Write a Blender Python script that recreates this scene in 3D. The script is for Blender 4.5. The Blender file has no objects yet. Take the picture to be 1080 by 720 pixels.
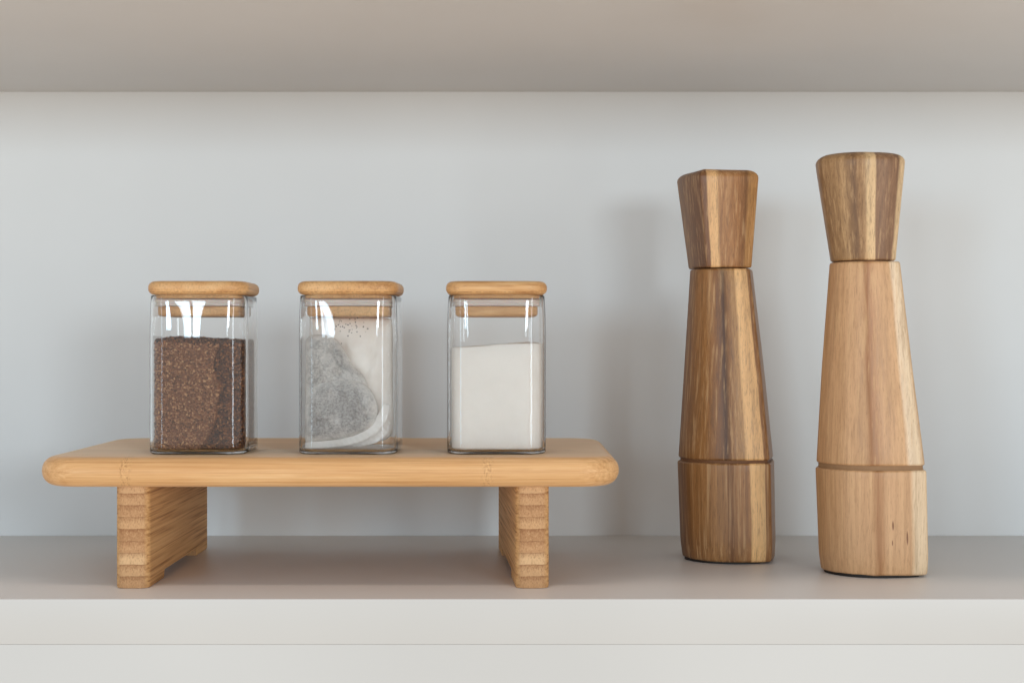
import bpy, bmesh, math, random
from mathutils import Vector, noise as mnoise
random.seed(7)
S = bpy.context.scene
C = S.collection
PI = math.pi

# ------------------------------------------------------------------ helpers
def lin(c):
    out = []
    for v in c:
        v /= 255.0
        out.append(v / 12.92 if v <= 0.04045 else ((v + 0.055) / 1.055) ** 2.4)
    return (*out, 1.0)

def mesh_obj(name, verts, faces, mat, parent=None, smooth=True, auto=None):
    me = bpy.data.meshes.new(name)
    me.from_pydata([tuple(v) for v in verts], [], faces)
    me.validate()
    bm = bmesh.new(); bm.from_mesh(me)
    bmesh.ops.recalc_face_normals(bm, faces=bm.faces)
    bm.to_mesh(me); bm.free()
    if smooth:
        me.polygons.foreach_set('use_smooth', [True] * len(me.polygons))
        if auto:
            me.set_sharp_from_angle(angle=math.radians(auto))
    o = bpy.data.objects.new(name, me)
    C.objects.link(o)
    if mat: me.materials.append(mat)
    if parent: o.parent = parent
    return o

def tag(o, label, cat=None, group=None, kind=None):
    o['label'] = label
    if cat: o['category'] = cat
    if group: o['group'] = group
    if kind: o['kind'] = kind
    return o

def thing(name, label, cat, loc, rot=0.0, group=None):
    o = bpy.data.objects.new(name, None)
    o.empty_display_size = 0.02
    C.objects.link(o)
    o.location = loc; o.rotation_euler = (0, 0, rot)
    return tag(o, label, cat, group)

def rrect(w, d, r, z, n=8, bulge=0.0, m=10):
    """rounded rectangle loop; each side gets m samples and an optional outward bulge"""
    pts = []
    hw, hd = w / 2, d / 2
    cs = [(hw - r, -hd + r, -90), (hw - r, hd - r, 0), (-hw + r, hd - r, 90), (-hw + r, -hd + r, 180)]
    for i, (cx, cy, a0) in enumerate(cs):
        arc = []
        for k in range(n + 1):
            a = math.radians(a0 + 90 * k / n)
            arc.append((cx + r * math.cos(a), cy + r * math.sin(a)))
        pts += arc
        nx, ny, na = cs[(i + 1) % 4]
        a = math.radians(a0 + 90)
        q0 = arc[-1]
        q1 = (nx + r * math.cos(a), ny + r * math.sin(a))
        for k in range(1, m):
            t = k / m
            pts.append((q0[0] + (q1[0] - q0[0]) * t, q0[1] + (q1[1] - q0[1]) * t))
    if bulge:
        out = []
        for x, y in pts:
            bx = bulge * max(0, 1 - (y / hd) ** 2) * (x / hw) ** 5 if abs(x) > 0 else 0
            by = bulge * max(0, 1 - (x / hw) ** 2) * (y / hd) ** 5
            out.append((x + bx, y + by))
        pts = out
    return [(x, y, z) for x, y in pts]

def loft(loops, cap0=True, cap1=True):
    n = len(loops[0])
    verts = [p for l in loops for p in l]
    faces = []
    for i in range(len(loops) - 1):
        for k in range(n):
            a = i * n + k; b = i * n + (k + 1) % n
            faces.append((a, b, b + n, a + n))
    if cap0: faces.append(tuple(range(n))[::-1])
    if cap1: faces.append(tuple(range((len(loops) - 1) * n, len(loops) * n)))
    return verts, faces

def slab(w, d, z0, z1, r, f, nf=6, f2=None, cham=None):
    """rounded-rectangle slab, plan corner radius r, edge fillet f"""
    f2 = f if f2 is None else f2
    loops = []
    for k in range(nf + 1):
        a = PI / 2 * k / nf
        ins = f * (1 - math.sin(a))
        loops.append(rrect(w - 2 * ins, d - 2 * ins, max(r - ins, 0.0004), z0 + f * (1 - math.cos(a))))
    for k in range(nf + 1):
        a = PI / 2 * k / nf
        ins = f2 * (1 - math.cos(a))
        loops.append(rrect(w - 2 * ins, d - 2 * ins, max(r - ins, 0.0004), z1 - f2 * (1 - math.sin(a))))
    return loft(loops)

def box_bevel(x0, x1, y0, y1, z0, z1, b, name, mat, parent=None, seg=3):
    bm = bmesh.new()
    bmesh.ops.create_cube(bm, size=1)
    for v in bm.verts:
        v.co = ((x0 + x1) / 2 + v.co.x * (x1 - x0), (y0 + y1) / 2 + v.co.y * (y1 - y0), (z0 + z1) / 2 + v.co.z * (z1 - z0))
    if b: bmesh.ops.bevel(bm, geom=bm.edges[:], offset=b, segments=seg, affect='EDGES', profile=0.5)
    me = bpy.data.meshes.new(name); bm.to_mesh(me); bm.free()
    me.polygons.foreach_set('use_smooth', [True] * len(me.polygons))
    me.set_sharp_from_angle(angle=math.radians(40))
    o = bpy.data.objects.new(name, me); C.objects.link(o); me.materials.append(mat)
    if parent: o.parent = parent
    return o

# ------------------------------------------------------------------ materials
class NT:
    def __init__(s, name):
        s.m = bpy.data.materials.new(name); s.m.use_nodes = True
        s.t = s.m.node_tree; s.t.nodes.clear()
        s.out = s.n('ShaderNodeOutputMaterial')
    def n(s, typ, **kw):
        nd = s.t.nodes.new(typ)
        for k, v in kw.items():
            if k.startswith('i_'):
                key = k[2:]
                nd.inputs[int(key) if key.isdigit() else key.replace('_', ' ')].default_value = v
            else: setattr(nd, k, v)
        return nd
    def l(s, a, b): s.t.links.new(a, b)
    def coord(s, which='Object'): return s.n('ShaderNodeTexCoord').outputs[which]
    def scaled(s, vec, sc):
        mp = s.n('ShaderNodeMapping'); mp.inputs['Scale'].default_value = sc
        s.l(vec, mp.inputs['Vector']); return mp.outputs[0]
    def noise(s, vec, sc, detail=3, rough=0.5, dist=0.0):
        nd = s.n('ShaderNodeTexNoise'); nd.inputs['Scale'].default_value = 1.0
        nd.inputs['Detail'].default_value = detail; nd.inputs['Roughness'].default_value = rough
        nd.inputs['Distortion'].default_value = dist
        s.l(s.scaled(vec, sc), nd.inputs['Vector']); return nd.outputs['Fac']
    def math(s, op, a, b=None, c=None, clamp=False):
        nd = s.n('ShaderNodeMath', operation=op); nd.use_clamp = clamp
        for i, v in enumerate((a, b, c)):
            if v is None: continue
            if isinstance(v, (int, float)): nd.inputs[i].default_value = v
            else: s.l(v, nd.inputs[i])
        return nd.outputs[0]
    def ramp(s, fac, stops, interp='LINEAR'):
        nd = s.n('ShaderNodeValToRGB'); cr = nd.color_ramp; cr.interpolation = interp
        while len(cr.elements) < len(stops): cr.elements.new(0.5)
        for e, (p, c) in zip(cr.elements, stops):
            e.position = p; e.color = c if len(c) == 4 else lin(c)
        s.l(fac, nd.inputs[0]); return nd.outputs[0]
    def maprange(s, v, a, b, c=0.0, d=1.0, smooth=False):
        nd = s.n('ShaderNodeMapRange'); nd.clamp = True
        if smooth: nd.interpolation_type = 'SMOOTHSTEP'
        s.l(v, nd.inputs[0])
        for i, x in enumerate((a, b, c, d)): nd.inputs[i + 1].default_value = x
        return nd.outputs[0]
    def mix(s, fac, a, b, blend='MIX'):
        nd = s.n('ShaderNodeMix', data_type='RGBA', blend_type=blend)
        for sock, v in ((nd.inputs[0], fac), (nd.inputs[6], a), (nd.inputs[7], b)):
            if isinstance(v, (int, float)): sock.default_value = v
            elif isinstance(v, tuple): sock.default_value = v if len(v) == 4 else lin(v)
            else: s.l(v, sock)
        return nd.outputs[2]
    def bsdf(s, col, rough=0.5, spec=0.4, bump=None, bstr=0.2, bdist=0.0003, **kw):
        b = s.n('ShaderNodeBsdfPrincipled')
        if isinstance(col, tuple): b.inputs['Base Color'].default_value = col
        else: s.l(col, b.inputs['Base Color'])
        if isinstance(rough, (int, float)): b.inputs['Roughness'].default_value = rough
        else: s.l(rough, b.inputs['Roughness'])
        b.inputs['Specular IOR Level'].default_value = spec
        for k, v in kw.items(): b.inputs[k.replace('_', ' ')].default_value = v
        if bump is not None:
            bn = s.n('ShaderNodeBump'); bn.inputs['Strength'].default_value = bstr; bn.inputs['Distance'].default_value = bdist
            s.l(bump, bn.inputs['Height']); s.l(bn.outputs[0], b.inputs['Normal'])
        s.l(b.outputs[0], s.out.inputs['Surface'])
        return s.m
    def xyz(s, vec):
        nd = s.n('ShaderNodeSeparateXYZ'); s.l(vec, nd.inputs[0]); return nd.outputs

def mat_laminate(name, col, rough=0.42):
    t = NT(name); co = t.coord()
    a = t.noise(co, (6, 6, 6), 3)
    b = t.noise(co, (1500, 1500, 1500), 2)
    c = t.mix(t.maprange(a, 0.3, 0.7), tuple(x * 0.975 for x in col[:3]) + (1,), tuple(x * 1.02 for x in col[:3]) + (1,))
    return t.bsdf(c, rough, 0.4, b, 0.06, 0.0001)

def mat_bamboo_board():
    t = NT('bamboo_board'); co = t.coord(); x, y, z = t.xyz(co)
    strip = t.math('FLOOR', t.math('ADD', t.math('DIVIDE', y, 0.0195), 0.02))
    wn = t.n('ShaderNodeTexWhiteNoise', noise_dimensions='1D'); t.l(strip, wn.inputs['W'])
    rnd = wn.outputs['Value']
    streak = t.noise(co, (9, 620, 620), 6, 0.7)
    fine = t.noise(co, (40, 1900, 1900), 3, 0.6)
    blotch = t.noise(co, (16, 40, 60), 3)
    col = t.ramp(streak, [(0.3, (186, 136, 84)), (0.44, (212, 164, 110)), (0.56, (228, 182, 128)), (0.72, (238, 200, 150))])
    col = t.mix(t.maprange(fine, 0.52, 0.75, 0, 0.35), col, (150, 96, 48))
    col = t.mix(t.maprange(blotch, 0.35, 0.7, 0, 0.45), col, (214, 158, 100))
    col = t.mix(t.math('MULTIPLY', rnd, 0.25), col, (190, 138, 88))
    # node bands, one per strip, at an own place along it
    first = t.math('GREATER_THAN', y, 0.0195)
    off = t.math('ADD', 0.0018, t.math('MULTIPLY', t.math('MULTIPLY', rnd, first), 0.21))
    xs = t.math('ADD', t.math('ADD', x, 0.4), t.math('MULTIPLY', t.math('SUBTRACT', t.noise(co, (150, 150, 260), 2), 0.5), 0.004))
    xm = t.math('MODULO', t.math('ADD', xs, off), 0.2181)
    dist = t.math('ABSOLUTE', t.math('SUBTRACT', xm, 0.0625))
    band = t.maprange(dist, 0.0018, 0.0042, 1, 0)
    spk = t.noise(co, (900, 900, 420), 2, 0.7)
    col = t.mix(t.math('MULTIPLY', band, t.maprange(spk, 0.5, 0.66, 0, 0.5)), col, (136, 88, 44))
    col = t.mix(t.math('MULTIPLY', band, t.maprange(spk, 0.46, 0.3, 0, 0.55)), col, (236, 196, 134))
    # thin glue lines between the plies
    zz = t.math('ADD', z, t.math('MULTIPLY', t.noise(co, (12, 60, 30), 2), 0.0015))
    ply = t.math('PINGPONG', zz, 0.003)
    col = t.mix(t.maprange(ply, 0.0, 0.00028, 0.35, 0), col, (150, 98, 52))
    return t.bsdf(col, t.maprange(streak, 0.3, 0.7, 0.56, 0.44), 0.45, fine, 0.2, 0.0003, Sheen_Weight=0.22, Sheen_Roughness=0.35, Sheen_Tint=(1.0, 0.86, 0.68, 1))

def mat_bamboo_leg():
    t = NT('bamboo_endgrain'); co = t.coord(); x, y, z = t.xyz(co)
    wob = t.math('MULTIPLY', t.math('SUBTRACT', t.noise(co, (120, 6, 200), 3), 0.5), 0.0016)
    zw = t.math('ADD', z, wob)
    lay = t.math('DIVIDE', zw, 0.0072)
    fl = t.math('FLOOR', lay); fr = t.math('FRACT', lay)
    wn = t.n('ShaderNodeTexWhiteNoise', noise_dimensions='1D'); t.l(t.math('ADD', fl, 3.7), wn.inputs['W'])
    rnd = wn.outputs['Value']
    base = t.ramp(rnd, [(0.0, (170, 124, 84)), (0.35, (212, 168, 122)), (0.7, (188, 142, 100)), (1.0, (222, 182, 136))])
    # vascular bundles: dense and dark towards one side of every strip
    spk = t.noise(co, (1500, 14, 620), 2, 0.7)
    thr = t.maprange(fr, 0.0, 1.0, 0.58, 0.46)
    d = t.math('SUBTRACT', spk, thr)
    col = t.mix(t.maprange(d, 0.0, 0.12, 0, 0.42), base, (124, 80, 46))
    col = t.mix(t.maprange(spk, 0.42, 0.28, 0, 0.5), col, (228, 188, 140))
    edge = t.maprange(fr, 0.5, 0.98, 0, 0.42)
    col = t.mix(edge, col, (136, 86, 48))
    line = t.math('MULTIPLY', t.maprange(t.math('ABSOLUTE', t.math('SUBTRACT', fr, 0.985)), 0.0, 0.06, 0.5, 0), t.maprange(t.noise(co, (140, 20, 60), 2), 0.35, 0.6, 0.3, 1))
    col = t.mix(line, col, (92, 56, 30))
    streak = t.noise(co, (500, 8, 700), 4, 0.65)
    g = t.n('ShaderNodeNewGeometry'); nx = t.xyz(g.outputs['Normal'])[0]
    sidem = t.maprange(t.math('ABSOLUTE', nx), 0.5, 0.85)
    scol = t.ramp(streak, [(0.3, (136, 90, 50)), (0.46, (198, 150, 98)), (0.6, (216, 170, 116)), (0.8, (226, 184, 130))])
    scol = t.mix(t.math('MULTIPLY', line, 0.3), scol, (110, 66, 34))
    col = t.mix(sidem, col, scol)
    return t.bsdf(col, 0.6, 0.25, spk, 0.12, 0.0003)

def mat_bamboo_lid(endgrain, seed):
    t = NT('bamboo_lid'); co0 = t.coord()
    mp = t.n('ShaderNodeMapping'); mp.inputs['Location'].default_value = (seed, seed * 0.7, 0); t.l(co0, mp.inputs['Vector']); co = mp.outputs[0]
    x, y, z = t.xyz(co0)
    if endgrain:
        spk = t.noise(co, (900, 16, 900), 2, 0.6); blot = t.noise(co, (60, 6, 160), 3)
    else:
        spk = t.noise(co, (24, 700, 900), 4, 0.65, 0.8); blot = t.noise(co, (30, 60, 320), 3, 0.5, 1.0)
    col = t.ramp(blot, [(0.3, (184, 132, 82)), (0.5, (212, 162, 108)), (0.72, (224, 180, 128))])
    col = t.mix(t.maprange(spk, 0.5, 0.68, 0, 0.34), col, (126, 82, 46))
    col = t.mix(t.maprange(spk, 0.44, 0.3, 0, 0.4), col, (232, 186, 128))
    low = t.maprange(t.math('ABSOLUTE', t.math('SUBTRACT', z, 0.1003)), 0.0, 0.0004, 0.6, 0)
    col = t.mix(t.math('MULTIPLY', low, t.maprange(t.noise(co, (800, 20, 300), 2), 0.4, 0.55)), col, (104, 60, 28))
    return t.bsdf(col, 0.45, 0.4, spk, 0.15, 0.0002)

def mat_acacia(name, stops, seed, grain=1.0, figure=0.28, dark=(84, 54, 30), flecks=()):
    """solid wood: boards glued side by side (ramp across the piece), grain along z"""
    t = NT(name); co0 = t.coord()
    mp = t.n('ShaderNodeMapping'); mp.inputs['Location'].default_value = (seed, seed * 1.3, seed * 0.4); t.l(co0, mp.inputs['Vector']); co = mp.outputs[0]
    uv = t.n('ShaderNodeUVMap', uv_map='grain').outputs[0]
    u, v, _ = t.xyz(uv)
    wob = t.math('MULTIPLY', t.math('SUBTRACT', t.noise(co, (30, 30, 14), 3), 0.5), 0.045)
    fine_w = t.math('MULTIPLY', t.math('SUBTRACT', t.noise(co, (240, 240, 30), 2), 0.5), 0.028)
    uu = t.math('ADD', t.math('ADD', u, wob), fine_w)
    col = t.ramp(uu, stops)
    fig = t.noise(co, (130, 130, 5), 4, 0.6, 0.6)
    col = t.mix(t.maprange(fig, 0.46, 0.72, 0, figure), col, dark)
    col = t.mix(t.maprange(fig, 0.44, 0.25, 0, 0.28), col, (226, 186, 136))
    pores = t.noise(co, (1500, 1500, 130), 2, 0.7)
    col = t.mix(t.maprange(pores, 0.52, 0.68, 0, 0.4 * grain), col, dark)
    fib = t.noise(co, (520, 520, 9), 4, 0.65)
    col = t.mix(t.maprange(fib, 0.51, 0.66, 0.0, 0.30), col, dark)
    col = t.mix(t.maprange(fib, 0.48, 0.34, 0.0, 0.34), col, (222, 182, 134))
    for fu, fv, su, sv in flecks:
        du = t.math('DIVIDE', t.math('SUBTRACT', u, fu), su); dv = t.math('DIVIDE', t.math('SUBTRACT', v, fv), sv)
        d = t.math('ADD', t.math('MULTIPLY', du, du), t.math('MULTIPLY', dv, dv))
        col = t.mix(t.maprange(d, 0.3, 1.1, 0.85, 0), col, (112, 66, 34))
    return t.bsdf(col, t.maprange(fib, 0.3, 0.7, 0.48, 0.36), 0.42, pores, 0.12, 0.0002)

def mat_glass():
    t = NT('clear_glass')
    return t.bsdf((0.998, 1.0, 0.998, 1), 0.0, 0.5, Transmission_Weight=1.0, IOR=1.43)

def mat_seal():
    t = NT('silicone_seal')
    n = t.noise(t.coord(), (30, 30, 200), 2)
    c = t.mix(t.maprange(n, 0.3, 0.7), (206, 192, 182), (222, 208, 198))
    return t.bsdf(c, 0.45, 0.4, Subsurface_Weight=0.2, Subsurface_Scale=0.003)

def mat_coffee(lit_tone=0):
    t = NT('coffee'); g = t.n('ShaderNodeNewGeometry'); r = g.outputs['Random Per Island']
    if lit_tone:   # granules pressed against the front glass painted paler, as if better lit than the hollow
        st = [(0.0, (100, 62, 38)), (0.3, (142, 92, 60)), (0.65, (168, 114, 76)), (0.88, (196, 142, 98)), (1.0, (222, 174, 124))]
    else:
        st = [(0.0, (50, 27, 15)), (0.35, (94, 54, 32)), (0.7, (130, 78, 46)), (0.93, (172, 112, 66)), (1.0, (206, 146, 94))]
    col = t.ramp(r, st)
    n = t.noise(t.coord(), (2500, 2500, 2500), 2)
    col = t.mix(t.maprange(n, 0.4, 0.7, 0, 0.3), col, (84, 50, 30))
    return t.bsdf(col, 0.5, 0.45)

def mat_sugar():
    t = NT('sugar'); co = t.coord()
    n = t.noise(co, (2600, 2600, 2600), 2, 0.7)
    b = t.noise(co, (90, 90, 90), 3)
    col = t.mix(t.maprange(n, 0.3, 0.7), (248, 240, 231), (255, 249, 241))
    col = t.mix(t.maprange(b, 0.4, 0.75, 0, 0.3), col, (242, 235, 226))
    return t.bsdf(col, 0.6, 0.3, n, 0.4, 0.0002)

def mat_teabag(name, light, dark, mesh_amt, clump):
    """translucent bag cloth: the dark tea shows through where the bag is full, the pale cloth towards its margin"""
    t = NT(name); co = t.coord()
    w = t.noise(co, (1900, 1900, 1900), 2, 0.8)
    m = t.noise(co, (700, 700, 800), 3, 0.7)
    k = t.noise(co, (62, 62, 54), 4, 0.6)
    col = t.mix(t.maprange(m, 0.34, 0.66), light, dark)
    col = t.mix(t.maprange(w, 0.42, 0.62, 0, mesh_amt), col, light)
    col = t.mix(t.maprange(k, 0.42, 0.68, 0, clump), col, dark)
    col = t.mix(t.maprange(k, 0.48, 0.34, 0, 0.75), col, light)
    for sc, amt in (((40, 40, 34), 0.28),):      # folds: doubled cloth, with the crease shade also put into the colour
        rd = t.math('ABSOLUTE', t.math('SUBTRACT', t.noise(co, sc, 2, 0.5, 0.6), 0.5))
        col = t.mix(t.maprange(rd, 0.0, 0.022, amt, 0), col, (88, 84, 82))
    u = t.xyz(t.n('ShaderNodeUVMap', uv_map='fill').outputs[0])[0]
    e = t.math('ADD', u, t.math('MULTIPLY', t.math('SUBTRACT', t.noise(co, (150, 150, 150), 5, 0.75), 0.5), 0.55))
    col = t.mix(t.maprange(e, 0.74, 1.02, 0, 0.9), col, (230, 226, 220))
    return t.bsdf(col, 0.75, 0.2, m, 0.35, 0.0004)

def mat_paper(name, a, b):
    t = NT(name); co = t.coord()
    n = t.noise(co, (900, 900, 900), 3, 0.7); k = t.noise(co, (70, 70, 60), 3)
    col = t.mix(t.maprange(k, 0.35, 0.7), a, b)
    return t.bsdf(col, 0.8, 0.2, n, 0.3, 0.0003)

def mat_plain(name, col, rough=0.5):
    t = NT(name)
    n = t.noise(t.coord(), (400, 400, 400), 2)
    c = t.mix(t.maprange(n, 0.3, 0.7), tuple(x * 0.9 for x in lin(col)[:3]) + (1,), lin(col))
    return t.bsdf(c, rough, 0.3)

M_WALL = mat_laminate('wall_laminate', (0.70, 0.705, 0.70), 0.5)
M_SHELF = mat_laminate('shelf_laminate', (0.64, 0.62, 0.60), 0.38)
M_EDGE = mat_laminate('edge_band', (0.575, 0.56, 0.535), 0.42)
M_BOARD = mat_bamboo_board(); M_LEG = mat_bamboo_leg()
M_GLASS = mat_glass(); M_SEAL = mat_seal()
M_GROOVE2 = mat_plain('groove_wood_pale', (150, 114, 80), 0.6)
M_GROOVE = mat_plain('groove_wood', (112, 74, 46), 0.6)
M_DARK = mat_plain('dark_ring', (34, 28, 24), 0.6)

# ------------------------------------------------------------------ setting (camera stands at x=0, y=0, z=0.15)
ZF, ZB = 0.915, 1.215
w = box_bevel(-1.1, 1.1, ZB, ZB + 0.018, -0.5, 0.8, 0, 'back_wall', M_WALL)
tag(w, 'pale grey white back panel behind the jars and mills', 'back panel', kind='structure')
sh = box_bevel(-1.1, 1.1, ZF, ZB - 0.0005, -0.026, 0.0, 0.0007, 'shelf', M_SHELF)
tag(sh, 'pale greige shelf board the riser and mills stand on', 'shelf', kind='structure')
eb = box_bevel(-1.1, 1.1, ZF - 0.0012, ZF - 0.0001, -0.0262, 0.0002, 0.0003, 'edge_band', M_EDGE, sh)
us = box_bevel(-1.1, 1.1, 0.862, ZB - 0.0005, 0.343, 0.369, 0.0007, 'shelf', M_SHELF)
tag(us, 'shelf board overhead, seen from its underside', 'shelf', kind='structure')
cp = box_bevel(-1.1, 1.1, ZF - 0.0012, ZF + 0.018, -0.5, -0.02625, 0.00018, 'cabinet_front', M_EDGE)
tag(cp, 'flat off-white cabinet front just below the shelf edge', 'cabinet front', kind='structure')

# ------------------------------------------------------------------ bamboo riser
BX0, BX1, BY0, BY1 = -0.2893, 0.0660, 0.943, 1.148
LEGH, BT = 0.062, 0.018
riser = thing('serving_riser', 'honey coloured bamboo riser with rounded top board on two slab legs, carrying three jars', 'riser',
              ((BX0 + BX1) / 2, BY0, 0))
v, f = slab(BX1 - BX0, BY1 - BY0, 0, BT, 0.026, 0.0088, 8)
v = [(x, y + (BY1 - BY0) / 2, z + LEGH) for x, y, z in v]
mesh_obj('top_board', v, f, M_BOARD, riser)

def leg_mesh(w=0.0205, d=0.19, h=LEGH - 0.0003):
    """slab leg: rounded vertical edges, notch cut out of the middle of its lower edge"""
    base = rrect(w, d, 0.0065, 0, 6, m=120)
    verts, faces = [], []
    n = len(base)
    def notch(y):
        a = abs(y)
        e0, e1 = d * 0.271, d * 0.271 - 0.0015
        if a >= e0: return 0.0
        return 0.005 * min(1, (e0 - a) / 0.0015)
    zs = [0, 0.001] + [0.0082 + (h - 0.0082) * k / 44 for k in range(45)]
    loops = []
    for i, z in enumerate(zs):
        lp = []
        for x, y, _ in base:
            zz = z
            s = 1.0
            if i < 2:
                zz = z + notch(y)
                if i == 0: s = 0.965
            else:
                q = (z / 0.0072 + 0.015) % 1.0; q = min(q, 1 - q)
                s = 1 - 0.006 * math.exp(-(q / 0.16) ** 2)
            lp.append((x * s, y * (1 - (1 - s) * 0.1), zz))
        loops.append(lp)
    n = len(base)
    verts = [p for l in loops for p in l]
    for i in range(len(loops) - 1):
        for k in range(n):
            a = i * n + k; b = i * n + (k + 1) % n
            faces.append((a, b, b + n, a + n))
    faces.append(tuple(range((len(loops) - 1) * n, len(loops) * n)))
    # underside: bridge left and right sides by matching y
    idx = list(range(n))
    R = sorted([k for k in idx if base[k][0] > 0], key=lambda k: base[k][1])
    L = sorted([k for k in idx if base[k][0] < 0], key=lambda k: base[k][1])
    for a, b, c_, d_ in zip(R, R[1:], L, L[1:]):
        faces.append((a, b, d_, c_))
    return verts, faces

def add_leg(cx, cy, rot):
    v, f = leg_mesh()
    o = mesh_obj('leg', v, f, M_LEG, riser, auto=35)
    o.location = (cx - (BX0 + BX1) / 2, cy - BY0, 0.0002); o.rotation_euler = (0, 0, rot)
    return o
add_leg(-0.2311, 0.953 + 0.095, 0.0)
add_leg(0.0127 - 0.0063, 0.953 + 0.095, math.radians(3.8))

# ------------------------------------------------------------------ storage jars
JW, JH, JR, JT = 0.0598, 0.0985, 0.0125, 0.0013
JTOP = LEGH + BT + 0.0002
def jar_glass(parent):
    L = []
    bl = 0.0014
    for k in range(6):
        a = PI / 2 * k / 5
        ins = 0.0013 * (1 - math.sin(a))
        L.append(rrect(JW - 2 * ins, JW - 2 * ins, JR - ins, 0.0013 * (1 - math.cos(a)), 10, bl * k / 5))
    for k in range(1, 25):
        z = 0.0013 + (JH - 0.0013 - 0.0008) * k / 24
        wv = 1 + 0.0006 * math.sin(z * 130)
        bb = bl * (1 - 0.85 * max(0.0, 1 - (JH - z) / 0.026) ** 2)
        L.append(rrect(JW * wv, JW * wv, JR, z, 10, bb))
    for k in range(1, 6):
        a = PI * k / 5
        ins = JT / 2 * (1 - math.cos(a))
        L.append(rrect(JW - 2 * ins, JW - 2 * ins, JR - ins, JH - 0.0008 + 0.0008 * math.sin(a), 10, bl * 0.2))
    wi = JW - 2 * JT
    for k in range(1, 25):
        z = JH - 0.0008 - (JH - 0.0008 - 0.0042) * k / 24
        bb = bl * (1 - 0.85 * max(0.0, 1 - (JH - z) / 0.026) ** 2)
        L.append(rrect(wi, wi, JR - JT, z, 10, bb))
    for k in range(1, 6):
        a = PI / 2 * k / 5
        ins = 0.0026 * (1 - math.cos(a))
        L.append(rrect(wi - 2 * ins, wi - 2 * ins, JR - JT - ins, 0.0042 - 0.0026 * math.sin(a), 10, bl * (1 - k / 5)))
    v, f = loft(L)
    return mesh_obj('glass_body', v, f, M_GLASS, parent, auto=60)

def make_jar(x, y, rot, label, endgrain, seed, lidrot=0.0):
    j = thing('storage_jar', label, 'jar', (x, y, JTOP), rot, 'square glass jars with bamboo lids')
    jar_glass(j)
    ml = mat_bamboo_lid(endgrain, seed)
    # lid: rounded slab with a shallow step under it
    LW = 0.0632
    loops = []
    for k in range(3): loops.append(rrect(0.0545 - 0.0006 * (2 - k), 0.0545 - 0.0006 * (2 - k), 0.010, 0.0962 + 0.0003 * k))
    loops.append(rrect(0.0545, 0.0545, 0.010, 0.0989))
    v1 = slab(LW, LW, 0.0990, 0.1072, 0.014, 0.0035, 6, 0.0038)
    n = len(loops[0])
    va, fa = loft(loops, True, False)
    off = len(va)
    # slab's own bottom ring follows: join the step's top ring to it
    vs, fs = v1
    fs = [q for q in fs if len(q) == 4] + [fs[-1]]
    verts = va + vs
    faces = fa + [tuple(i + off for i in q) for q in fs]
    top = (len(loops) - 1) * n
    for k in range(n):
        faces.append((top + k, top + (k + 1) % n, off + (k + 1) % n, off + k))
    lid = mesh_obj('lid', verts, faces, ml, j, auto=50)
    lid.rotation_euler = (0, 0, lidrot)
    loops = []
    for (ww, z) in ((0.0535, 0.0958), (0.0545, 0.0952), (0.0548, 0.0945), (0.0535, 0.0938), (0.0535, 0.0930), (0.0545, 0.0924), (0.0538, 0.0918)):
        loops.append(rrect(ww, ww, 0.0095, z))
    v, f = loft(loops)
    mesh_obj('seal_ring', v, f, M_SEAL, lid)
    v, f = slab(0.0515, 0.0515, 0.0853, 0.0916, 0.009, 0.0022, 5, 0.0008)
    mesh_obj('plug', v, f, ml, lid)
    return j
JY = 0.9985
jx = (-0.1955, -0.1020, -0.0100)
j1 = make_jar(jx[0], JY, math.radians(0.0), 'square glass jar of brown coffee granules with bamboo lid', True, 0.31)
j2 = make_jar(jx[1], JY, math.radians(-1.2), 'square glass jar of tea bags with bamboo lid, between the coffee and the sugar', True, 0.87)
j3 = make_jar(jx[2], JY + 0.001, math.radians(1.0), 'square glass jar of white sugar with bamboo lid', False, 1.43)

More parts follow.
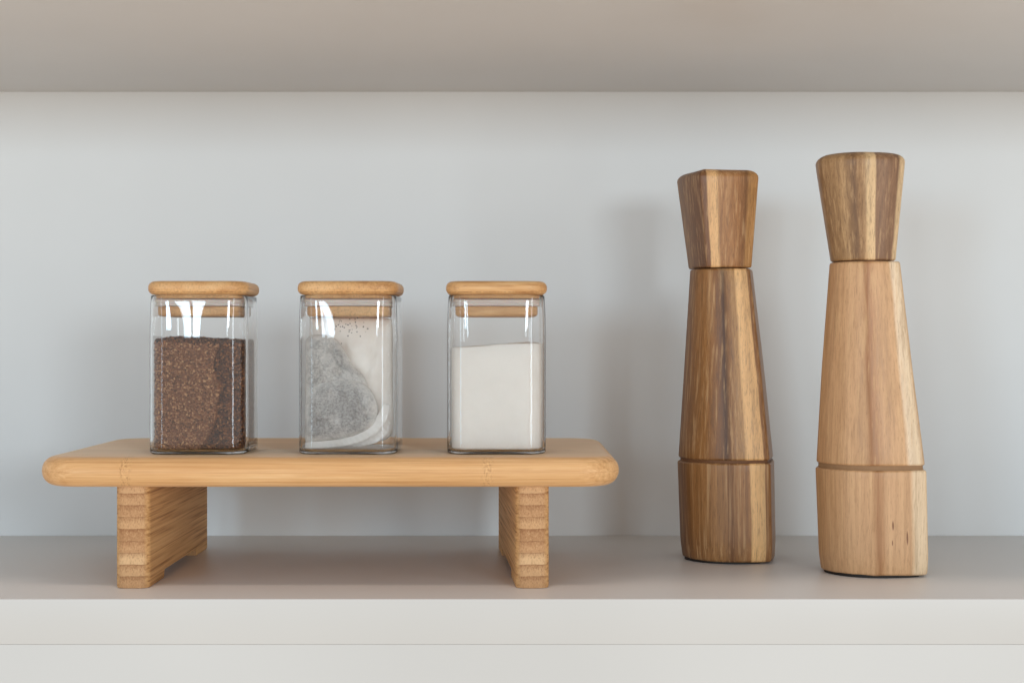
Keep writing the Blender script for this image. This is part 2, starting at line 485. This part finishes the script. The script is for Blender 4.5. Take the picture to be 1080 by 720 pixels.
# --- coffee granules: a packed bed with a hollow behind the glass at lower right
HI = JW / 2 - JT - 0.0006
def build_coffee():
    ico = bmesh.new(); bmesh.ops.create_icosphere(ico, subdivisions=1, radius=1.0)
    iv = [v.co.copy() for v in ico.verts]; ifc = [tuple(v.index for v in f.verts) for f in ico.faces]; ico.free()
    verts, faces, fmat = [], [], []
    def top(x, y): return 0.0700 - 0.045 * x + 0.0012 * mnoise.noise((x * 120, y * 120, 2)) + (y) * 0.05
    def gran(p, s):
        R = Vector((random.gauss(0, 1), random.gauss(0, 1), random.gauss(0, 1))).normalized()
        a = random.uniform(0, 2 * PI)
        from mathutils import Matrix
        rot = Matrix.Rotation(a, 3, R)
        sc = Vector((random.uniform(.55, 1.25), random.uniform(.55, 1.0), random.uniform(.5, .9)))
        b = len(verts)
        for q in iv:
            q2 = Vector((q.x * sc.x, q.y * sc.y, q.z * sc.z)) * s * random.uniform(.82, 1.15)
            verts.append(rot @ q2 + p)
        for fc in ifc: faces.append(tuple(i + b for i in fc))
    rc = JR - JT - 0.0006
    def inside(x, y, m=0.0):
        h = HI - m; r = max(rc - m, 0.001)
        dx = max(abs(x) - (h - r), 0); dy = max(abs(y) - (h - r), 0)
        return abs(x) <= h and abs(y) <= h and math.hypot(dx, dy) <= r
    def curve(z):
        if z > 0.03: return 0.0125 + 0.002 * math.sin(z * 200)
        return 0.0125 - 0.0145 * ((0.03 - z) / 0.03) ** 2.2
    per = rrect(2 * HI - 0.0012, 2 * HI - 0.0012, rc - 0.0006, 0, 6, m=1)
    # perimeter granules
    pts = per + [per[0]]
    seglen = [math.dist(pts[i], pts[i + 1]) for i in range(len(per))]
    tot = sum(seglen)
    st = 0.00106
    zc = 0.0026
    while zc < 0.078:
        s = random.uniform(0, st)
        while s < tot:
            d = s; i = 0
            while d > seglen[i]: d -= seglen[i]; i = (i + 1) % len(per)
            t = d / seglen[i]
            x = pts[i][0] + (pts[i + 1][0] - pts[i][0]) * t
            y = pts[i][1] + (pts[i + 1][1] - pts[i][1]) * t
            z = zc + random.uniform(-.0004, .0004)
            if z < top(x, y):
                dep = random.uniform(0, 0.0004); lit_tone = 1 if y < -HI * 0.8 else 0
                if y < -HI * 0.6 and x > curve(z): dep += 0.0045 + 0.0006 * random.random(); lit_tone = 0
                L = math.hypot(x, y)
                if zc < 0.0042: dep += (0.0042 - zc) * 0.9
                if dep > 0.003: P = Vector((max(-HI + .001, min(x, HI - 0.0016)), y + dep, z))
                else: P = Vector((x * (1 - dep / L * 1.1), y + (dep if y < 0 else -dep) * (1 if abs(y) > HI * .5 else 0), z))
                gran(P, random.uniform(.00052, .00102)); fmat.extend([lit_tone] * len(ifc))
            s += st * random.uniform(.8, 1.2)
        zc += 0.00096
    # top layer
    x = -HI
    while x < HI:
        y = -HI
        while y < HI:
            xx, yy = x + random.uniform(-.0005, .0005), y + random.uniform(-.0005, .0005)
            if inside(xx, yy, 0.0006):
                gran(Vector((xx, yy, top(xx, yy) + random.uniform(-.0006, .0006))), random.uniform(.0006, .0012)); fmat.extend([0] * len(ifc))
            y += 0.00115
        x += 0.00115
    # core so that no light leaks through the bed
    loops = []
    h = 2 * HI - 0.0026
    for k in range(15):
        z0 = 0.0024 + k / 14 * 0.070
        lp = []
        for (x, y, _) in rrect(h, h, rc - 0.001, 0, 6, m=16):
            z = min(z0, top(x, y) - 0.0006)
            yy = y
            if y < -HI * .6 and x > curve(z) - 0.0004: yy += 0.0062
            if z0 < 0.007: x *= .95; yy *= .95
            lp.append((x, yy, z))
        loops.append(lp)
    v, f = loft(loops)
    b = len(verts); verts.extend(Vector(p) for p in v); faces.extend(tuple(i + b for i in q) for q in f); fmat.extend([0] * len(f))
    me = bpy.data.meshes.new('coffee_granules'); me.from_pydata([tuple(p) for p in verts], [], faces); me.update()
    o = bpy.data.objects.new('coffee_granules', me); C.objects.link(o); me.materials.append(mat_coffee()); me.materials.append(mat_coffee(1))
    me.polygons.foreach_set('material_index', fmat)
    o.location = j1.location; o.rotation_euler = j1.rotation_euler
    tag(o, 'brown coffee granules filling two thirds of the left glass jar', 'coffee granules', kind='stuff')
build_coffee()

# --- sugar
def build_sugar():
    loops = []
    h = 2 * HI; rc = JR - JT - 0.0006
    def top(x, y): return 0.0674 + 0.06 * x - 0.02 * y + 0.0016 * mnoise.noise((x * 50, y * 50, 5)) + 0.0004 * mnoise.noise((x * 300, y * 300, 9))
    for k in range(5):
        ins = 0.0026 * (1 - math.sin(PI / 2 * k / 4))
        loops.append([(x, y, 0.0018 + 0.0026 * (1 - math.cos(PI / 2 * k / 4))) for x, y, _ in rrect(h - 2 * ins, h - 2 * ins, rc - ins, 0, 8, m=14)])
    for k in range(1, 9):
        loops.append([(x, y, 0.0065 + (top(x, y) - 0.0009 - 0.0065) * k / 8) for x, y, _ in rrect(h, h, rc, 0, 8, m=14)])
    for sc in (0.985, 0.95, 0.85, 0.7, 0.5, 0.3, 0.1):
        loops.append([(x * sc, y * sc, top(x * sc, y * sc) - (0.0003 if sc > .98 else 0)) for x, y, _ in rrect(h, h, rc, 0, 8, m=14)])
    v, f = loft(loops)
    o = mesh_obj('sugar', v, f, mat_sugar())
    o.location = j3.location; o.rotation_euler = j3.rotation_euler
    tag(o, 'fine white sugar filling two thirds of the right glass jar', 'sugar', kind='stuff')
build_sugar()

# --- tea bags
def catmull(pts, per=8):
    out = []; n = len(pts)
    for i in range(n):
        p0, p1, p2, p3 = (Vector(pts[(i + k) % n]) for k in (-1, 0, 1, 2))
        for k in range(per):
            t = k / per
            out.append(0.5 * ((2 * p1) + (p2 - p0) * t + (2 * p0 - 5 * p1 + 4 * p2 - p3) * t * t + (3 * p1 - p0 - 3 * p2 + p3) * t ** 3))
    return out
def pillow(outline, ctr, y0, thick, wr, seed, crease=None, rings=40, p=0.55):
    """closed cushion: outline in (x, z) mm, bulging both ways from the plane y = y0"""
    ol = catmull(outline, 12); n = len(ol); c = Vector(ctr)
    def disp(q, s):
        d = wr * mnoise.noise((q.x * .11 + seed, q.y * .11, s * 3.0)) + wr * .6 * (0.5 - abs(mnoise.noise((q.x * .22, q.y * .22 + seed, s * 5.0)))) + wr * .22 * mnoise.noise((q.x * .8, q.y * .8 + seed, s * 5.0))
        if crease:
            for (a, b, w_, dep) in crease:
                a = Vector(a); b = Vector(b); ab = b - a
                t = max(0, min(1, (q - a).dot(ab) / ab.dot(ab)))
                d -= dep * math.exp(-(((q - (a + ab * t)).length) / w_) ** 2)
        return d
    loops = []
    for side in (-1, 1):
        rr = range(1, rings + 1) if side < 0 else range(rings - 1, 0, -1)
        for k in rr:
            s = k / rings
            lp = []
            for q in ol:
                pt = c + (q - c) * s
                prof = max(0.0, 1 - s ** 3) ** p
                yy = y0 + side * (thick / 2 * prof + disp(pt, side) * min(1, (1 - s) * 6)) + (0.25 * math.sin(q.length * .9) if k == rings else 0)
                lp.append((pt.x / 1000, yy / 1000, pt.y / 1000))
            loops.append(lp)
    return loft(loops)
def rim(outer, inner, y0, seed, th=0.5):
    """crimped flat paper margin between two polylines (x, z) in mm"""
    rows = []
    m = 60
    def samp(pl, t):
        L = [0]
        for a, b in zip(pl, pl[1:]): L.append(L[-1] + math.dist(a, b))
        d = t * L[-1]
        for i in range(len(pl) - 1):
            if d <= L[i + 1] or i == len(pl) - 2:
                u = (d - L[i]) / max(L[i + 1] - L[i], 1e-9)
                return (pl[i][0] + (pl[i + 1][0] - pl[i][0]) * u, pl[i][1] + (pl[i + 1][1] - pl[i][1]) * u)
    sm = lambda pl: [tuple(p) for p in catmull(pl, 6)[:(len(pl) - 1) * 6 + 1]] if False else pl
    verts, faces = [], []
    for k in range(m + 1):
        t = k / m
        a = samp(inner, t); b = samp(outer, t)
        for s in (-1, 1):
            for j in range(6):
                u = j / 5
                x = a[0] + (b[0] - a[0]) * u; z = a[1] + (b[1] - a[1]) * u
                y = y0 + 0.22 * math.sin(k * 1.9) * (0.3 + 0.7 * u) + 0.9 * mnoise.noise((x * .15 + seed, z * .15, 1)) - 0.8 * u * u
                verts.append((x / 1000, (y + s * th / 2) / 1000, z / 1000))
    for k in range(m):
        for s in range(2):
            for j in range(5):
                a = k * 12 + s * 6 + j
                faces.append((a, a + 1, a + 13, a + 12))
        a = k * 12
        faces.append((a, a + 6, a + 18, a + 12)); faces.append((a + 5, a + 17, a + 23, a + 11))
    faces.append(tuple([0, 1, 2, 3, 4, 5, 11, 10, 9, 8, 7, 6]))
    b = m * 12
    faces.append(tuple(b + i for i in [0, 6, 7, 8, 9, 10, 11, 5, 4, 3, 2, 1]))
    return verts, faces

M_TEA = mat_teabag('tea_mesh', (206, 203, 199), (118, 114, 112), 0.5, 0.45)
M_TEA3 = mat_teabag('tea_mesh_upper', (212, 208, 203), (126, 122, 119), 0.55, 0.35)
M_TEA2 = mat_teabag('tea_mesh_pale', (196, 190, 184), (120, 114, 110), 0.6, 0.4)
M_PAPER = mat_paper('filter_paper', (226, 222, 216), (238, 234, 229))
M_PAPER2 = mat_paper('cream_paper', (234, 226, 217), (246, 241, 235))
def tea_bag(label, ol, ctr, y0, thick, mat, wr, seed, crease, rims):
    b = thing('tea_bag', label, 'tea bag', j2.location, j2.rotation_euler.z, 'tea bags in the middle jar')
    v, f = pillow(ol, ctr, y0, thick, wr, seed, crease)
    po = mesh_obj('filled_pouch', v, f, mat, b)
    nl = len(catmull(ol, 12)); uvl = po.data.uv_layers.new(name='fill')
    for lp in po.data.loops:
        r_ = lp.vertex_index // nl + 1
        uvl.data[lp.index].uv = ((r_ if r_ <= 40 else 80 - r_) / 40, 0)
    for o_, i_, yy, pm in rims:
        v, f = rim(o_, i_, yy, seed)
        mesh_obj('paper_rim', v, f, pm, b)
    return b
tea_bag('round grey tea bag with white crimped rim, against the lower front of the glass',
        [(-26.6, 30), (-24, 40), (-14, 46.5), (-3, 48.5), (8, 45), (15.5, 38), (18.8, 28), (16.5, 17), (6, 11), (-8, 8.5), (-20, 7), (-26.3, 7), (-27, 18)],
        (-6, 27), -18.4, 15.0, M_TEA, 1.3, 3.1,
        [((-20, 16), (-12, 36), 1.6, 1.3), ((-4, 40), (4, 24), 1.8, 1.0), ((6, 38), (12, 22), 1.1, 1.3)],
        [([(-26.3, 2.9), (-14.5, 2.8), (0, 4.2), (10, 7.6), (19, 13.5), (24.6, 21), (26.4, 30.5)], [(-26.3, 7.0), (-16, 7.8), (-4, 9.2), (6, 12.2), (13.5, 17.2), (19, 24.5), (22.6, 31.5)], -20.6, M_PAPER)])
tea_bag('grey mesh tea bag leaning up the left side of the jar, behind the round one',
        [(-26.6, 34), (-26.8, 55), (-26.4, 71), (-18, 74), (-9, 72), (-2, 64), (3, 55), (11, 46), (12, 34), (0, 26), (-16, 26)],
        (-11, 50), -15.5, 13.0, M_TEA3, 1.4, 6.4, [((-22, 40), (-14, 62), 2.0, 1.6), ((-10, 70), (-4, 50), 1.6, 1.2)], [])
tea_bag('pale tea bag, only its white rim showing below the round grey one',
        [(-25, 40), (-10, 46), (8, 40), (17, 28), (20, 17), (8, 9), (-10, 7.5), (-24, 9)],
        (-3, 24), -9.0, 8.0, M_TEA2, 0.8, 8.2, None,
        [([(-25, 2.8), (-8, 2.7), (8, 3.4), (18, 6.6), (24.5, 12), (26.4, 19)], [(-25, 8), (-8, 8), (5, 9), (14, 13), (19, 18.5), (21, 23)], -17.0, M_PAPER)])
tea_bag('cream paper tea bag standing upright at the back of the jar',
        [(-26.3, 82), (-24, 85), (0, 85), (23, 84.5), (26.8, 81), (27.2, 60), (27.2, 40), (26.8, 12), (10, 5.5), (-12, 5.5), (-25.5, 8), (-26, 45)],
        (0, 45), -5.0, 14.0, M_PAPER2, 1.0, 5.5, [((-10, 80), (4, 50), 3, 1.6), ((18, 75), (10, 50), 3, 1.2)], [])
def tea_dust():
    bm = bmesh.new()
    random.seed(21)
    spots = [(random.gauss(1, 6), random.gauss(79, 3.4)) for _ in range(42)] + [(23, 54), (23.3, 55), (9, 73), (-4, 82)]
    for x, z in spots:
        x = max(-24, min(24, x)); z = min(84.5, z)
        r = random.uniform(.16, .42) / 1000
        mtx = bmesh.ops.create_icosphere(bm, subdivisions=1, radius=r)
        for v in mtx['verts']:
            v.co = Vector((v.co.x * random.uniform(.7, 1.5), v.co.y * .6, v.co.z * random.uniform(.7, 1.5))) + Vector((x / 1000, -(JW / 2 - JT) / 1 + 0.0002 - 0.0005 * max(0, 1 - (x / 28) ** 2), z / 1000))
    me = bpy.data.meshes.new('tea_dust'); bm.to_mesh(me); bm.free()
    o = bpy.data.objects.new('tea_dust', me); C.objects.link(o); me.materials.append(mat_plain('tea_dust', (52, 42, 36), 0.8))
    o.location = j2.location; o.rotation_euler = j2.rotation_euler
    tag(o, 'dark specks of tea dust stuck inside the tea bag jar', 'tea dust', kind='stuff')
tea_dust()

# ------------------------------------------------------------------ mills
def section(verts_deg, nth, bulge, pw):
    """polygon with given corner directions -> radius function (bulged sides, softened corners)"""
    sides = []
    n = len(verts_deg)
    P = [Vector((math.cos(math.radians(a)) * r, math.sin(math.radians(a)) * r)) for a, r in verts_deg]
    for i in range(n):
        a, b = P[i], P[(i + 1) % n]
        e = b - a; nrm = Vector((e.y, -e.x)).normalized()
        ap = nrm.dot(a); half = e.length / 2
        mid = (a + b) / 2
        h = bulge * e.length
        rho = (half * half + h * h) / (2 * h)
        cen = mid + nrm * (h - rho)
        sides.append((cen, rho))
    rad = []
    for k in range(nth):
        t = 2 * PI * k / nth; u = Vector((math.cos(t), math.sin(t)))
        acc = 0
        for cen, rho in sides:
            uc = u.dot(cen)
            d = uc + math.sqrt(max(uc * uc - cen.dot(cen) + rho * rho, 1e-12))
            acc += d ** (-pw)
        rad.append(acc ** (-1 / pw))
    return rad
NTH = 240
def mill_part(name, mat, parent, pix, sec, D, OX, b0=0.0015, b1=0.0015, bulge=0.035, pw=150, yscale=1.0, tilt=(0, 0)):
    """levels: (z, x_left, x_right) silhouette in local metres; sec: list of (deg, r) corners"""
    rad = section(sec, NTH, bulge, pw)
    xs = [rad[k] * math.cos(2 * PI * k / NTH) for k in range(NTH)]
    ys = [rad[k] * math.sin(2 * PI * k / NTH) for k in range(NTH)]
    xmin, xmax = min(xs), max(xs)
    ym = (min(ys) + max(ys)) / 2
    yl = ys[xs.index(xmin)] - ym; yr = ys[xs.index(xmax)] - ym
    levels = []
    for z, a, b in pix:                     # fit width and centre so that the section spans a..b as seen in the photo
        sx = 0.034; cx = px_x((a + b) / 2, D, OX)
        for _ in range(12):
            pr = [540 + F * (OX + cx + x * sx) / (D + (y - ym) * sx * yscale) for x, y in zip(xs, ys)]
            p0, p1 = min(pr), max(pr)
            sx *= (b - a) / (p1 - p0)
            cx += ((a + b) / 2 - (p0 + p1) / 2) * D / F
        levels.append((z, cx + xmin * sx, cx + xmax * sx))
    def at(z):
        for (z0, a0, c0), (z1, a1, c1) in zip(levels, levels[1:]):
            if z <= z1 + 1e-9:
                t = (z - z0) / (z1 - z0)
                return a0 + (a1 - a0) * t, c0 + (c1 - c0) * t
        return levels[-1][1:]
    Z0, Z1 = levels[0][0], levels[-1][0]
    rows = []
    for k in range(7):
        a = PI / 2 * k / 6
        rows.append((Z0 + b0 * (1 - math.cos(a)), b0 * (1 - math.sin(a))))
    nm = 14
    for k in range(1, nm):
        rows.append((Z0 + b0 + (Z1 - b1 - Z0 - b0) * k / nm, 0))
    for k in range(7):
        a = PI / 2 * k / 6
        rows.append((Z1 - b1 * (1 - math.sin(a)), b1 * (1 - math.cos(a)) * (1.7 if b1 > .003 else 1)))
    loops = []; us = []
    for z, ins in rows:
        xl, xr = at(z)
        sx = (xr - xl) / (xmax - xmin)
        cx = xl - xmin * sx
        lp = []; ul = []
        for x, y in zip(xs, ys):
            px = cx + x * sx; py = (y - ym) * sx * yscale
            cxm = (xl + xr) / 2
            d = math.hypot(px - cxm, py)
            q = max(0, (d - ins) / d)
            X = cxm + (px - cxm) * q; Y = py * q
            zz = z
            if tilt[0] and z > Z1 - b1 * 2: zz += tilt[0] * (X - cxm) * (z - (Z1 - 2 * b1)) / (2 * b1)
            lp.append((X, Y, zz)); ul.append((0.5 + 0.5 * (X - cxm) / ((xr - xl) / 2)))
        loops.append(lp); us += ul
    # slightly domed cap on top
    xl, xr = at(Z1)
    for s in (0.6, 0.25):
        last = loops[len(rows) - 1]
        cxm = (xl + xr) / 2
        loops.append([(cxm + (p[0] - cxm) * s, p[1] * s, p[2] + (0.0006 * (1 - s))) for p in last])
        us += [0.5 + (u - .5) * s for u in us[(len(rows) - 1) * NTH:len(rows) * NTH]]
    v, f = loft(loops)
    o = mesh_obj(name, v, f, mat, parent, auto=55)
    uv = o.data.uv_layers.new(name='grain')
    for lpz in o.data.loops:
        vi = lpz.vertex_index
        uv.data[lpz.index].uv = (us[vi], o.data.vertices[vi].co.z)
    return o
def collar(mill, mat, z0, z1, head, body):
    """turned wooden collar in the gap between head and body, a little narrower than both"""
    b = [v.co for v in body.data.vertices]; zt = max(v.z for v in b); b = [v for v in b if zt - 0.006 < v.z < zt - 0.0017]
    h = [v.co for v in head.data.vertices]; zb = min(v.z for v in h); h = [v for v in h if zb + 0.0013 < v.z < zb + 0.005]
    cx = (min(v.x for v in b) + max(v.x for v in b)) / 2
    r = min(min(math.hypot(v.x - cx, v.y) for v in b), min(math.hypot(v.x - cx, v.y) for v in h)) - 0.0008
    loops = [[(cx + r * math.cos(2 * PI * k / 64), r * math.sin(2 * PI * k / 64), z) for k in range(64)] for z in (z0, z1)]
    v, f = loft(loops)
    return mesh_obj('collar', v, f, mat, mill, auto=40)
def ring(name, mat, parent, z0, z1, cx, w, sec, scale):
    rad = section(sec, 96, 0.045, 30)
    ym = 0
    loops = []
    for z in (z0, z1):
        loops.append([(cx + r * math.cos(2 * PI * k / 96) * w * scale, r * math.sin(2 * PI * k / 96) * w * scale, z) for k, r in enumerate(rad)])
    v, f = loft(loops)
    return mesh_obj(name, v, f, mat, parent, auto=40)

F = 1655.0
def px_x(x, d, ox): return (x - 540) * d / F - ox
def pz(y, d): return 0.15 - (y - 360) * d / F

# dark mill
D1 = 1.086; OX1 = px_x(766.5, D1, 0)
mill1 = thing('grinder_mill', 'dark brown acacia wood mill standing nearer the riser', 'pepper mill', (OX1, D1, 0), 0, 'tall faceted wooden mills')
L1 = lambda rows, d=D1 - 0.029: [(pz(y, d), a, b) for y, a, b in rows]
secB = [(307, 1.0), (34, 1.04), (128, 1.0), (182, 0.97), (208, 0.95), (234, 0.92), (262, 0.90)]
secH = [(240, 1.0), (328, 1.04), (62, 1.0), (150, 1.03)]
base1 = [(0, 720, 817), (0.012, 717.5, 818), (0.0668, 714.5, 816.5)]
def basel(rows): return [(z + 0.0012, a, b) for z, a, b in rows]
m_b = mat_acacia('acacia_dark_base', [(0.0, (112, 75, 43)), (0.12, (148, 102, 59)), (0.36, (164, 117, 70)), (0.46, (116, 75, 43)), (0.52, (148, 102, 59)), (0.64, (156, 108, 64)), (0.66, (232, 182, 122)), (0.795, (228, 180, 122)), (0.805, (149, 102, 59)), (1.0, (132, 90, 50))], 2.3)
m_c = mat_acacia('acacia_dark_body', [(0.0, (129, 86, 48)), (0.2, (156, 107, 59)), (0.35, (142, 95, 52)), (0.43, (77, 47, 25)), (0.49, (141, 97, 56)), (0.60, (174, 129, 77)), (0.63, (232, 182, 122)), (0.795, (230, 180, 122)), (0.805, (144, 97, 54)), (1.0, (134, 90, 49))], 4.1, figure=0.34)
m_h = mat_acacia('acacia_dark_head', [(0.0, (129, 88, 50)), (0.20, (116, 75, 44)), (0.29, (121, 80, 48)), (0.31, (222, 172, 118)), (0.42, (226, 178, 122)), (0.47, (164, 115, 70)), (0.72, (169, 117, 71)), (0.84, (141, 95, 56)), (0.88, (195, 143, 87)), (1.0, (178, 127, 75))], 6.7, figure=0.25)
mill_part('base', m_b, mill1, basel(base1), secB, D1, OX1, b0=0.002, b1=0.0016)
body1 = mill_part('body', m_c, mill1, L1([(485.5, 715.5, 815.5), (390, 721.5, 806), (282.2, 728, 793.5)]), secB, D1, OX1, b0=0.0016, b1=0.0016)
head1 = mill_part('head', m_h, mill1, L1([(281.2, 726.5, 792.5), (185, 714, 800), (176.5, 714, 800)]), secH, D1, OX1, pw=80, bulge=0.035, b0=0.0014, b1=0.0058)
ring('foot_ring', M_DARK, mill1, 0.0001, 0.004, 0.0003, 0.033, secB, 0.95)
mill_part('groove', M_GROOVE, mill1, [(0.064, 717.5, 813.5), (0.073, 717.5, 813)], secB, D1, OX1, b0=0.0003, b1=0.0003)
collar(mill1, M_GROOVE, pz(290, D1), pz(271, D1), head1, body1)

# pale mill
D2 = 1.024; OX2 = px_x(921, D2, 0)
mill2 = thing('grinder_mill', 'pale blond wooden mill with a darker two tone head', 'pepper mill', (OX2, D2, 0), 0, 'tall faceted wooden mills')
L2 = lambda rows, d=D2 - 0.031: [(pz(y, d), a, b) for y, a, b in rows]
secB2 = [(313, 1.02), (40, 1.0), (135, 1.0), (182, 0.98), (206, 0.96), (230, 0.93), (256, 0.90)]
secH2 = [(326, 1.03), (58, 1.0), (150, 1.0), (192, 0.98), (218, 0.95), (244, 0.92), (270, 0.88)]
base2 = [(0, 866, 978), (0.012, 863.5, 979), (0.067, 860, 977)]
m_b2 = mat_acacia('acacia_pale_base', [(0.0, (187, 141, 99)), (0.2, (202, 157, 115)), (0.42, (207, 161, 118)), (0.47, (162, 112, 71)), (0.52, (189, 139, 96)), (0.55, (207, 161, 118)), (0.78, (209, 163, 120)), (0.82, (233, 205, 169)), (1.0, (224, 193, 156))], 9.2, 0.9, 0.36, (142, 102, 60),
                  flecks=[(0.61, 0.0335, 0.010, 0.0032), (0.745, 0.0255, 0.010, 0.0050), (0.60, 0.0225, 0.006, 0.002)])
m_c2 = mat_acacia('acacia_pale_body', [(0.0, (191, 144, 102)), (0.24, (207, 161, 118)), (0.38, (198, 152, 108)), (0.43, (158, 108, 70)), (0.49, (181, 131, 91)), (0.55, (202, 155, 112)), (0.77, (209, 163, 118)), (0.81, (235, 208, 176)), (0.90, (228, 201, 166)), (0.95, (196, 161, 126)), (1.0, (190, 154, 121))], 11.4, 0.9, 0.34, (142, 102, 60))
m_h2 = mat_acacia('acacia_pale_head', [(0.0, (151, 113, 75)), (0.2, (171, 133, 91)), (0.34, (120, 86, 55)), (0.40, (151, 113, 75)), (0.47, (174, 136, 95)), (0.5, (218, 182, 134)), (0.60, (220, 184, 138)), (0.62, (142, 106, 77)), (0.9, (136, 100, 73)), (0.93, (216, 182, 138)), (1.0, (222, 190, 146))], 13.9, 1.0, 0.3)
mill_part('base', m_b2, mill2, basel(base2), secB2, D2, OX2, b0=0.0022, b1=0.0016)
body2 = mill_part('body', m_c2, mill2, L2([(491.5, 861, 975.5), (390, 866.5, 962.5), (274.2, 875, 949)]), secB2, D2, OX2, b0=0.0016, b1=0.0018)
head2 = mill_part('head', m_h2, mill2, L2([(273.2, 876, 944.5), (168, 860, 954.5), (157.5, 860, 954.5)]), secH2, D2, OX2, pw=60, bulge=0.045, b0=0.0014, b1=0.0058)
ring('foot_ring', M_DARK, mill2, 0.0001, 0.004, 0.0003, 0.0355, secB2, 0.95)
mill_part('groove', M_GROOVE2, mill2, [(0.064, 863, 974), (0.073, 863, 973)], secB2, D2, OX2, b0=0.0003, b1=0.0003)
collar(mill2, M_GROOVE, pz(282, D2), pz(263, D2), head2, body2)

# ------------------------------------------------------------------ lamps
def area(name, loc, target, sx, sy, power, col):
    l = bpy.data.lights.new(name, 'AREA'); l.shape = 'RECTANGLE'; l.size = sx; l.size_y = sy
    l.energy = power; l.color = col
    o = bpy.data.objects.new(name, l); C.objects.link(o); o.location = loc
    o.rotation_euler = (Vector(target) - Vector(loc)).to_track_quat('-Z', 'Y').to_euler()
    return o
for k in range(2):      # two far windows, two panes each
    area('window_and_fill_light', (-1.02 + 0.15 * k, -2.5, 0.50), (0, 1.2, 0.15), 0.115, 0.60, 3.4, (0.66, 0.86, 1.0))
    area('window_and_fill_light', (0.98 + 0.15 * k, -2.3, 0.50), (0, 1.2, 0.15), 0.115, 0.60, 3.4, (0.72, 0.88, 1.0))
area('window_and_fill_light', (2.7, -1.3, 0.25), (0, 1.0, 0.15), 0.24, 1.7, 12, (0.80, 0.92, 1.0))
area('window_and_fill_light', (-2.8, -1.0, 0.25), (0, 1.0, 0.15), 0.20, 1.7, 6, (0.64, 0.85, 1.0))
area('window_and_fill_light', (-1.55, -2.3, 0.52), (0, 1.2, 0.15), 0.45, 0.50, 15, (0.56, 0.80, 1.0))  # added cool fill for the wall, kept clear of the jar-front reflections
area('window_and_fill_light', (1.40, -2.2, 0.52), (0, 1.2, 0.15), 0.45, 0.50, 18, (0.82, 0.93, 1.0))  # added fill lamp, an unseen source brightening the wall from the right
area('ceiling_light', (0.0, 0.28, 1.9), (0.0, 0.5, 0.0), 1.1, 0.22, 7.5, (1.0, 0.80, 0.66))
W = bpy.data.worlds.new('World'); S.world = W; W.use_nodes = True
wt = W.node_tree; bg = wt.nodes['Background']
tc = wt.nodes.new('ShaderNodeTexCoord'); sp = wt.nodes.new('ShaderNodeSeparateXYZ'); wt.links.new(tc.outputs['Generated'], sp.inputs[0])
mr = wt.nodes.new('ShaderNodeMapRange'); wt.links.new(sp.outputs[2], mr.inputs[0]); mr.inputs[1].default_value = -1; mr.inputs[2].default_value = 1
rp = wt.nodes.new('ShaderNodeValToRGB'); wt.links.new(mr.outputs[0], rp.inputs[0])
e = rp.color_ramp.elements                      # the room: light warm floor and worktops below, dimmer wall and ceiling above
e[0].position = 0.0; e[0].color = (0.50, 0.43, 0.37, 1)
e[1].position = 1.0; e[1].color = (0.34, 0.31, 0.29, 1)
for p, c in ((0.32, (1.0, 0.86, 0.71, 1)), (0.5, (0.78, 0.76, 0.73, 1)), (0.66, (0.38, 0.39, 0.40, 1))):
    e.new(p).color = c
wt.links.new(rp.outputs[0], bg.inputs[0])
bg.inputs[1].default_value = 1.08

# ------------------------------------------------------------------ camera and render
cam = bpy.data.cameras.new('camera'); co = bpy.data.objects.new('camera', cam); C.objects.link(co)
cam.sensor_width = 36; cam.lens = 36 * F / 1080; cam.clip_start = 0.01; cam.clip_end = 50
co.location = (0, 0, 0.15); co.rotation_euler = (PI / 2, 0, 0)
S.camera = co
S.view_settings.view_transform = 'Standard'; S.view_settings.look = 'None'
S.view_settings.exposure = 0.12; S.view_settings.gamma = 1
cy = S.cycles
cy.max_bounces = 32; cy.transmission_bounces = 28; cy.diffuse_bounces = 8; cy.glossy_bounces = 12
cy.use_denoising = True
cy.caustics_refractive = True; cy.caustics_reflective = False
cy.sample_clamp_indirect = 0.0
